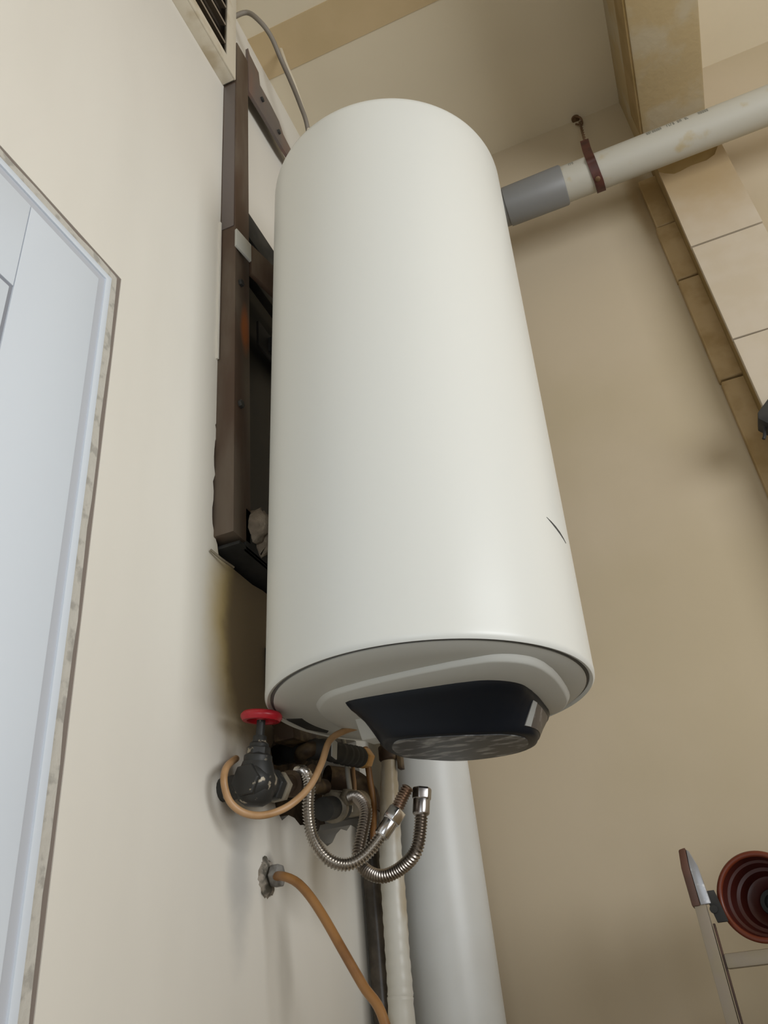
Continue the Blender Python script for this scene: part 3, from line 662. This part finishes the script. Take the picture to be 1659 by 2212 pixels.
# brown rubber tube looping round the valve
lp = [W(*q) for q in ((795, 1562, 'y', 1.10), (772, 1570, 'y', 1.085), (742, 1580, 'y', 1.068), (712, 1600, 'y', 1.05), (694, 1650, 'y', 1.03), (668, 1700, 'y', 1.01), (625, 1740, 'y', .985), (575, 1760, 'y', .965), (530, 1757, 'y', .95), (497, 1732, 'y', .935), (484, 1690, 'y', .925), (489, 1658, 'y', .935), (515, 1610, 'y', .965))]
lp = lp[:-1] + [W(508, 1640, 'x', .012), Vector((-.012, 1.028, 1.80))]
for p in lp: p.x = max(p.x, .009) if p is not lp[-1] else p.x
tag(build('rubber_tube', *tube(resample(catmull(lp, 10), .005), .0048, 12), M_brown, smooth=60), 'light brown rubber tube looping around below the gate valve', 'tube')

# wall outlet and the orange brown tube below
oc = W(590, 1893, 'x', .012)
ol = thing('wall_outlet', 'grimy pipe outlet with worn plate in the wall under the hose loops', 'outlet', oc)
pv, pf = lathe(Vector((0, oc.y, oc.z)), (1, 0, 0), [(.026, -.004), (.024, .004), (.017, .008)], 22)
pv = [Vector((p[0], oc.y + (p[1] - oc.y) * (.75 + .22 * math.sin(i * 2.1)), oc.z + (p[2] - oc.z) * (1.05 + .2 * math.sin(i * 1.3)))) for i, p in enumerate(pv)]
build('plate', pv, pf, mat('worn_plaster_collar', (.30, .26, .21, 1), .9, col2=(.09, .08, .06, 1), scale=50, lo=.45, hi=.6), ol, smooth=30)
build('nut', *hexnut((.018, oc.y, oc.z), (1, 0, 0), .016, .014), mat('grey_grimy_nut', (.22, .21, .19, 1), .5, col2=(.08, .07, .06, 1), scale=50), ol, bevel=.001)
lt = [Vector((.012, oc.y, oc.z))] + [W(*q) for q in ((612, 1893, 'x', .040), (640, 1905, 'x', .060), (668, 1934, 'x', .080), (700, 1982, 'x', .100), (740, 2052, 'x', .125), (785, 2130, 'x', .15), (828, 2200, 'x', .175))]
lt += [lt[-1] + Vector((.02, -.01, -.09)), lt[-1] + Vector((.04, -.02, -.30))]
lt += [Vector((lt[-1].x + .01, lt[-1].y, .012)), Vector((lt[-1].x + .16, lt[-1].y - .1, .007))]
tag(build('drain_tube', *tube(resample(catmull(lt, 10), .008), .0062, 12), M_brown2, smooth=60), 'orange brown tube running from the wall outlet down to the lower edge', 'tube')

# added unseen blocker shaped as a cabinet; keeps daylight off the lower back wall
cbt = thing('unseen_light_blocker', 'added brown cabinet-shaped light blocker right of the ladder, unseen', 'light blocker', (1.45, .9, 0))
build('blocker_body', *box(1.0, 1.9, .52, 1.30, .06, 1.62), M_tileside, cbt, bevel=.004)
build('plinth', *box(1.02, 1.88, .56, 1.28, 0, .06), M_black, cbt)
for a, b in ((1.005, 1.448), (1.452, 1.895)):
    dr = build('door', *box(a, b, .50, .519, .07, 1.61), M_tileside, cbt, bevel=.002)
    build('knob', *lathe((b - .04 if a < 1.3 else a + .04, .495, .95), (0, -1, 0), [(.008, -.004), (.006, .004), (.012, .012), (.010, .018)], 16), M_steel, dr)

# ---------------------------------------------------------------- ladder and the round container on it
LYY = 1.46
ra, rb = W(1487, 1835, 'y', LYY), W(1575, 2212, 'y', LYY)
rx_ = (ra.x + rb.x) / 2; zt = ra.z
lad = thing('ladder', 'worn metal ladder with brown-capped side rail, standing by the back wall', 'ladder', (rx_ + .1, LYY, 0))
zc = W(1500, 1952, 'y', LYY).z
rw = .0085
build('side_rail', *join(box(rx_ - rw, rx_ + rw, LYY - .012, LYY - .008, 0, zc), box(rx_ - rw, rx_ - rw + .004, LYY - .010, LYY + .03, 0, zc), box(rx_ - rw, rx_ + rw, LYY + .026, LYY + .03, 0, zc)), M_alu, lad, bevel=.0008)
build('rail_cap', *loft([[Vector(p) for p in q] for q in (
    [(rx_ - .0115, LYY - .015, zc - .005), (rx_ + .0010, LYY - .015, zc - .005), (rx_ + .0010, LYY + .032, zc - .005), (rx_ - .0115, LYY + .032, zc - .005)],
    [(rx_ - .0125, LYY - .015, zc + .05), (rx_ - .0002, LYY - .016, zc + .05), (rx_ - .0002, LYY + .030, zc + .05), (rx_ - .0125, LYY + .032, zc + .05)],
    [(rx_ - .0095, LYY - .014, zt), (rx_ + .0015, LYY - .014, zt + .002), (rx_ + .0015, LYY + .02, zt + .002), (rx_ - .0095, LYY + .02, zt)])]), M_cap, lad, bevel=.0025)['label'] = 'chipped brown cap of the rail'
build('cap_plate', *loft([[Vector(p) for p in q] for q in (
    [(rx_ + .0012, LYY - .0145, zc - .004), (rx_ + .017, LYY - .0145, zc - .004), (rx_ + .017, LYY + .0, zc - .004), (rx_ + .0012, LYY + .0, zc - .004)],
    [(rx_ + .0000, LYY - .0155, zc + .05), (rx_ + .0125, LYY - .0155, zc + .05), (rx_ + .0125, LYY + .0, zc + .05), (rx_ + .0000, LYY + .0, zc + .05)],
    [(rx_ + .0017, LYY - .0140, zt - .001), (rx_ + .0055, LYY - .0140, zt - .004), (rx_ + .0055, LYY + .01, zt - .004), (rx_ + .0017, LYY + .01, zt - .001)])]), mat('scratched_pale_steel', (.34, .34, .35, 1), .3, metal=.6, col2=(.62, .60, .58, 1), scale=45, lo=.55, hi=.65), lad, bevel=.0015)['label'] = 'scratched bare metal face of the cap'
build('hinge', *join(obox((rx_ + .022, LYY - .004, zc - .008), (.008, 0, 0), (0, .006, 0), (-.004, 0, .022)), lathe((rx_ + .018, LYY - .012, zc - .012), (0, 1, 0), [(.006, -.003), (.006, .003)], 12)), M_black, lad, bevel=.001)
build('inner_rail', *box(rx_ + .0105, rx_ + .0135, LYY + .0, LYY + .028, 0, zc - .03), M_cap, lad)
RW = .30
rz1 = W(1600, 2056, 'y', LYY).z; rz0 = W(1600, 2090, 'y', LYY).z
build('rung', *box(rx_ + .0135, rx_ + RW, LYY - .006, LYY + .05, rz0, rz1), M_alu, lad, bevel=.003)
z = rz1 - .28
while z > .15:
    build('rung', *box(rx_ + .0135, rx_ + RW, LYY - .006, LYY + .05, z - (rz1 - rz0), z), M_alu, lad, bevel=.003); z -= .28
build('side_rail', *box(rx_ + RW, rx_ + RW + .017, LYY - .012, LYY + .03, 0, zc + .1), M_alu, lad, bevel=.001)
# round container: lying open side towards the viewer, resting on the top rung
br_ = .062
bc_ = Vector((W(1652, 1950, 'y', LYY + .0).x, LYY + .005, 0)); ca = Vector((-.28, -1.0, .10)).normalized()
bo = thing('plastic_bowl', 'dark red round plastic bowl tipped on its side on the ladder rung', 'bowl', (bc_.x, bc_.y, rz1))
upv = Vector((0, 0, 1)) - ca * ca.z; upv.normalize()
ctr = Vector((bc_.x, bc_.y + .01, rz1 + br_ * upv.z + .012))
ctr.z = rz1 + br_ * upv.z + .006
ub = ca.cross(upv)
outer = [(br_ * .96, .0), (br_, .006), (br_ * 1.0, .012), (br_ * .93, .010)]
pr_o = [(br_ * .45, -.072), (br_ * .72, -.062), (br_ * .84, -.035), (br_ * .91, -.005), (br_, .000), (br_, .010), (br_ * .93, .012)]
V1, F1 = lathe(ctr, ca, pr_o, 72, ub); build('bowl_shell', V1, F1[:-1], M_bowl, bo, smooth=50)
pr_i = [(br_ * .93, .0118), (br_ * .86, -.004), (br_ * .80, -.006), (br_ * .74, -.024), (br_ * .66, -.026), (br_ * .58, -.044), (br_ * .50, -.046), (br_ * .34, -.056), (br_ * .30, -.058)]
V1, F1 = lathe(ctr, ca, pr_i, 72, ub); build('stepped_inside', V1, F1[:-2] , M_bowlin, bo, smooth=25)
build('hub', *lathe(ctr, ca, [(br_ * .34, -.062), (br_ * .30, -.050), (br_ * .2, -.05), (br_ * .18, -.06)], 48, ub), M_black, bo)
V1, F1 = tube([ctr + (ub * math.cos(a) + upv * math.sin(a)) * br_ * .965 + ca * .012 for a in [2 * math.pi * i / 72 for i in range(73)]], .0045, 8, False)
build('rim', V1, F1, M_bowl, bo, smooth=60)

# black bracketed box at the pier's edge
bk = W(1640, 905, 'y', PY - .03); xk = W(1633, 905, 'y', PY - .04).x
bb_ = thing('black_box', 'small black box fixed to the tiled pier at the right edge', 'box', (xk + .06, PY - .03, W(1650, 935, 'y', PY - .03).z))
z0k, z1k = W(1659, 940, 'y', PY - .04).z, W(1659, 872, 'y', PY - .04).z
build('case', *loft([[Vector((x, y, z)) for x, z in ((xk + .002, z0k + .040), (xk + .030, z0k + .002), (xk + .13, z0k + .002), (xk + .13, z1k + .02), (xk + .035, z1k + .006), (xk + .006, z0k + .055))] for y in (PY - .050, PY - .001)]), M_black, bb_, bevel=.003)
build('tab', *tube([(xk + .012, PY - .03, z0k + .030), (xk + .004, PY - .03, z0k + .006), (xk + .000, PY - .03, z0k + .000)], .0035, 8), M_black, bb_)
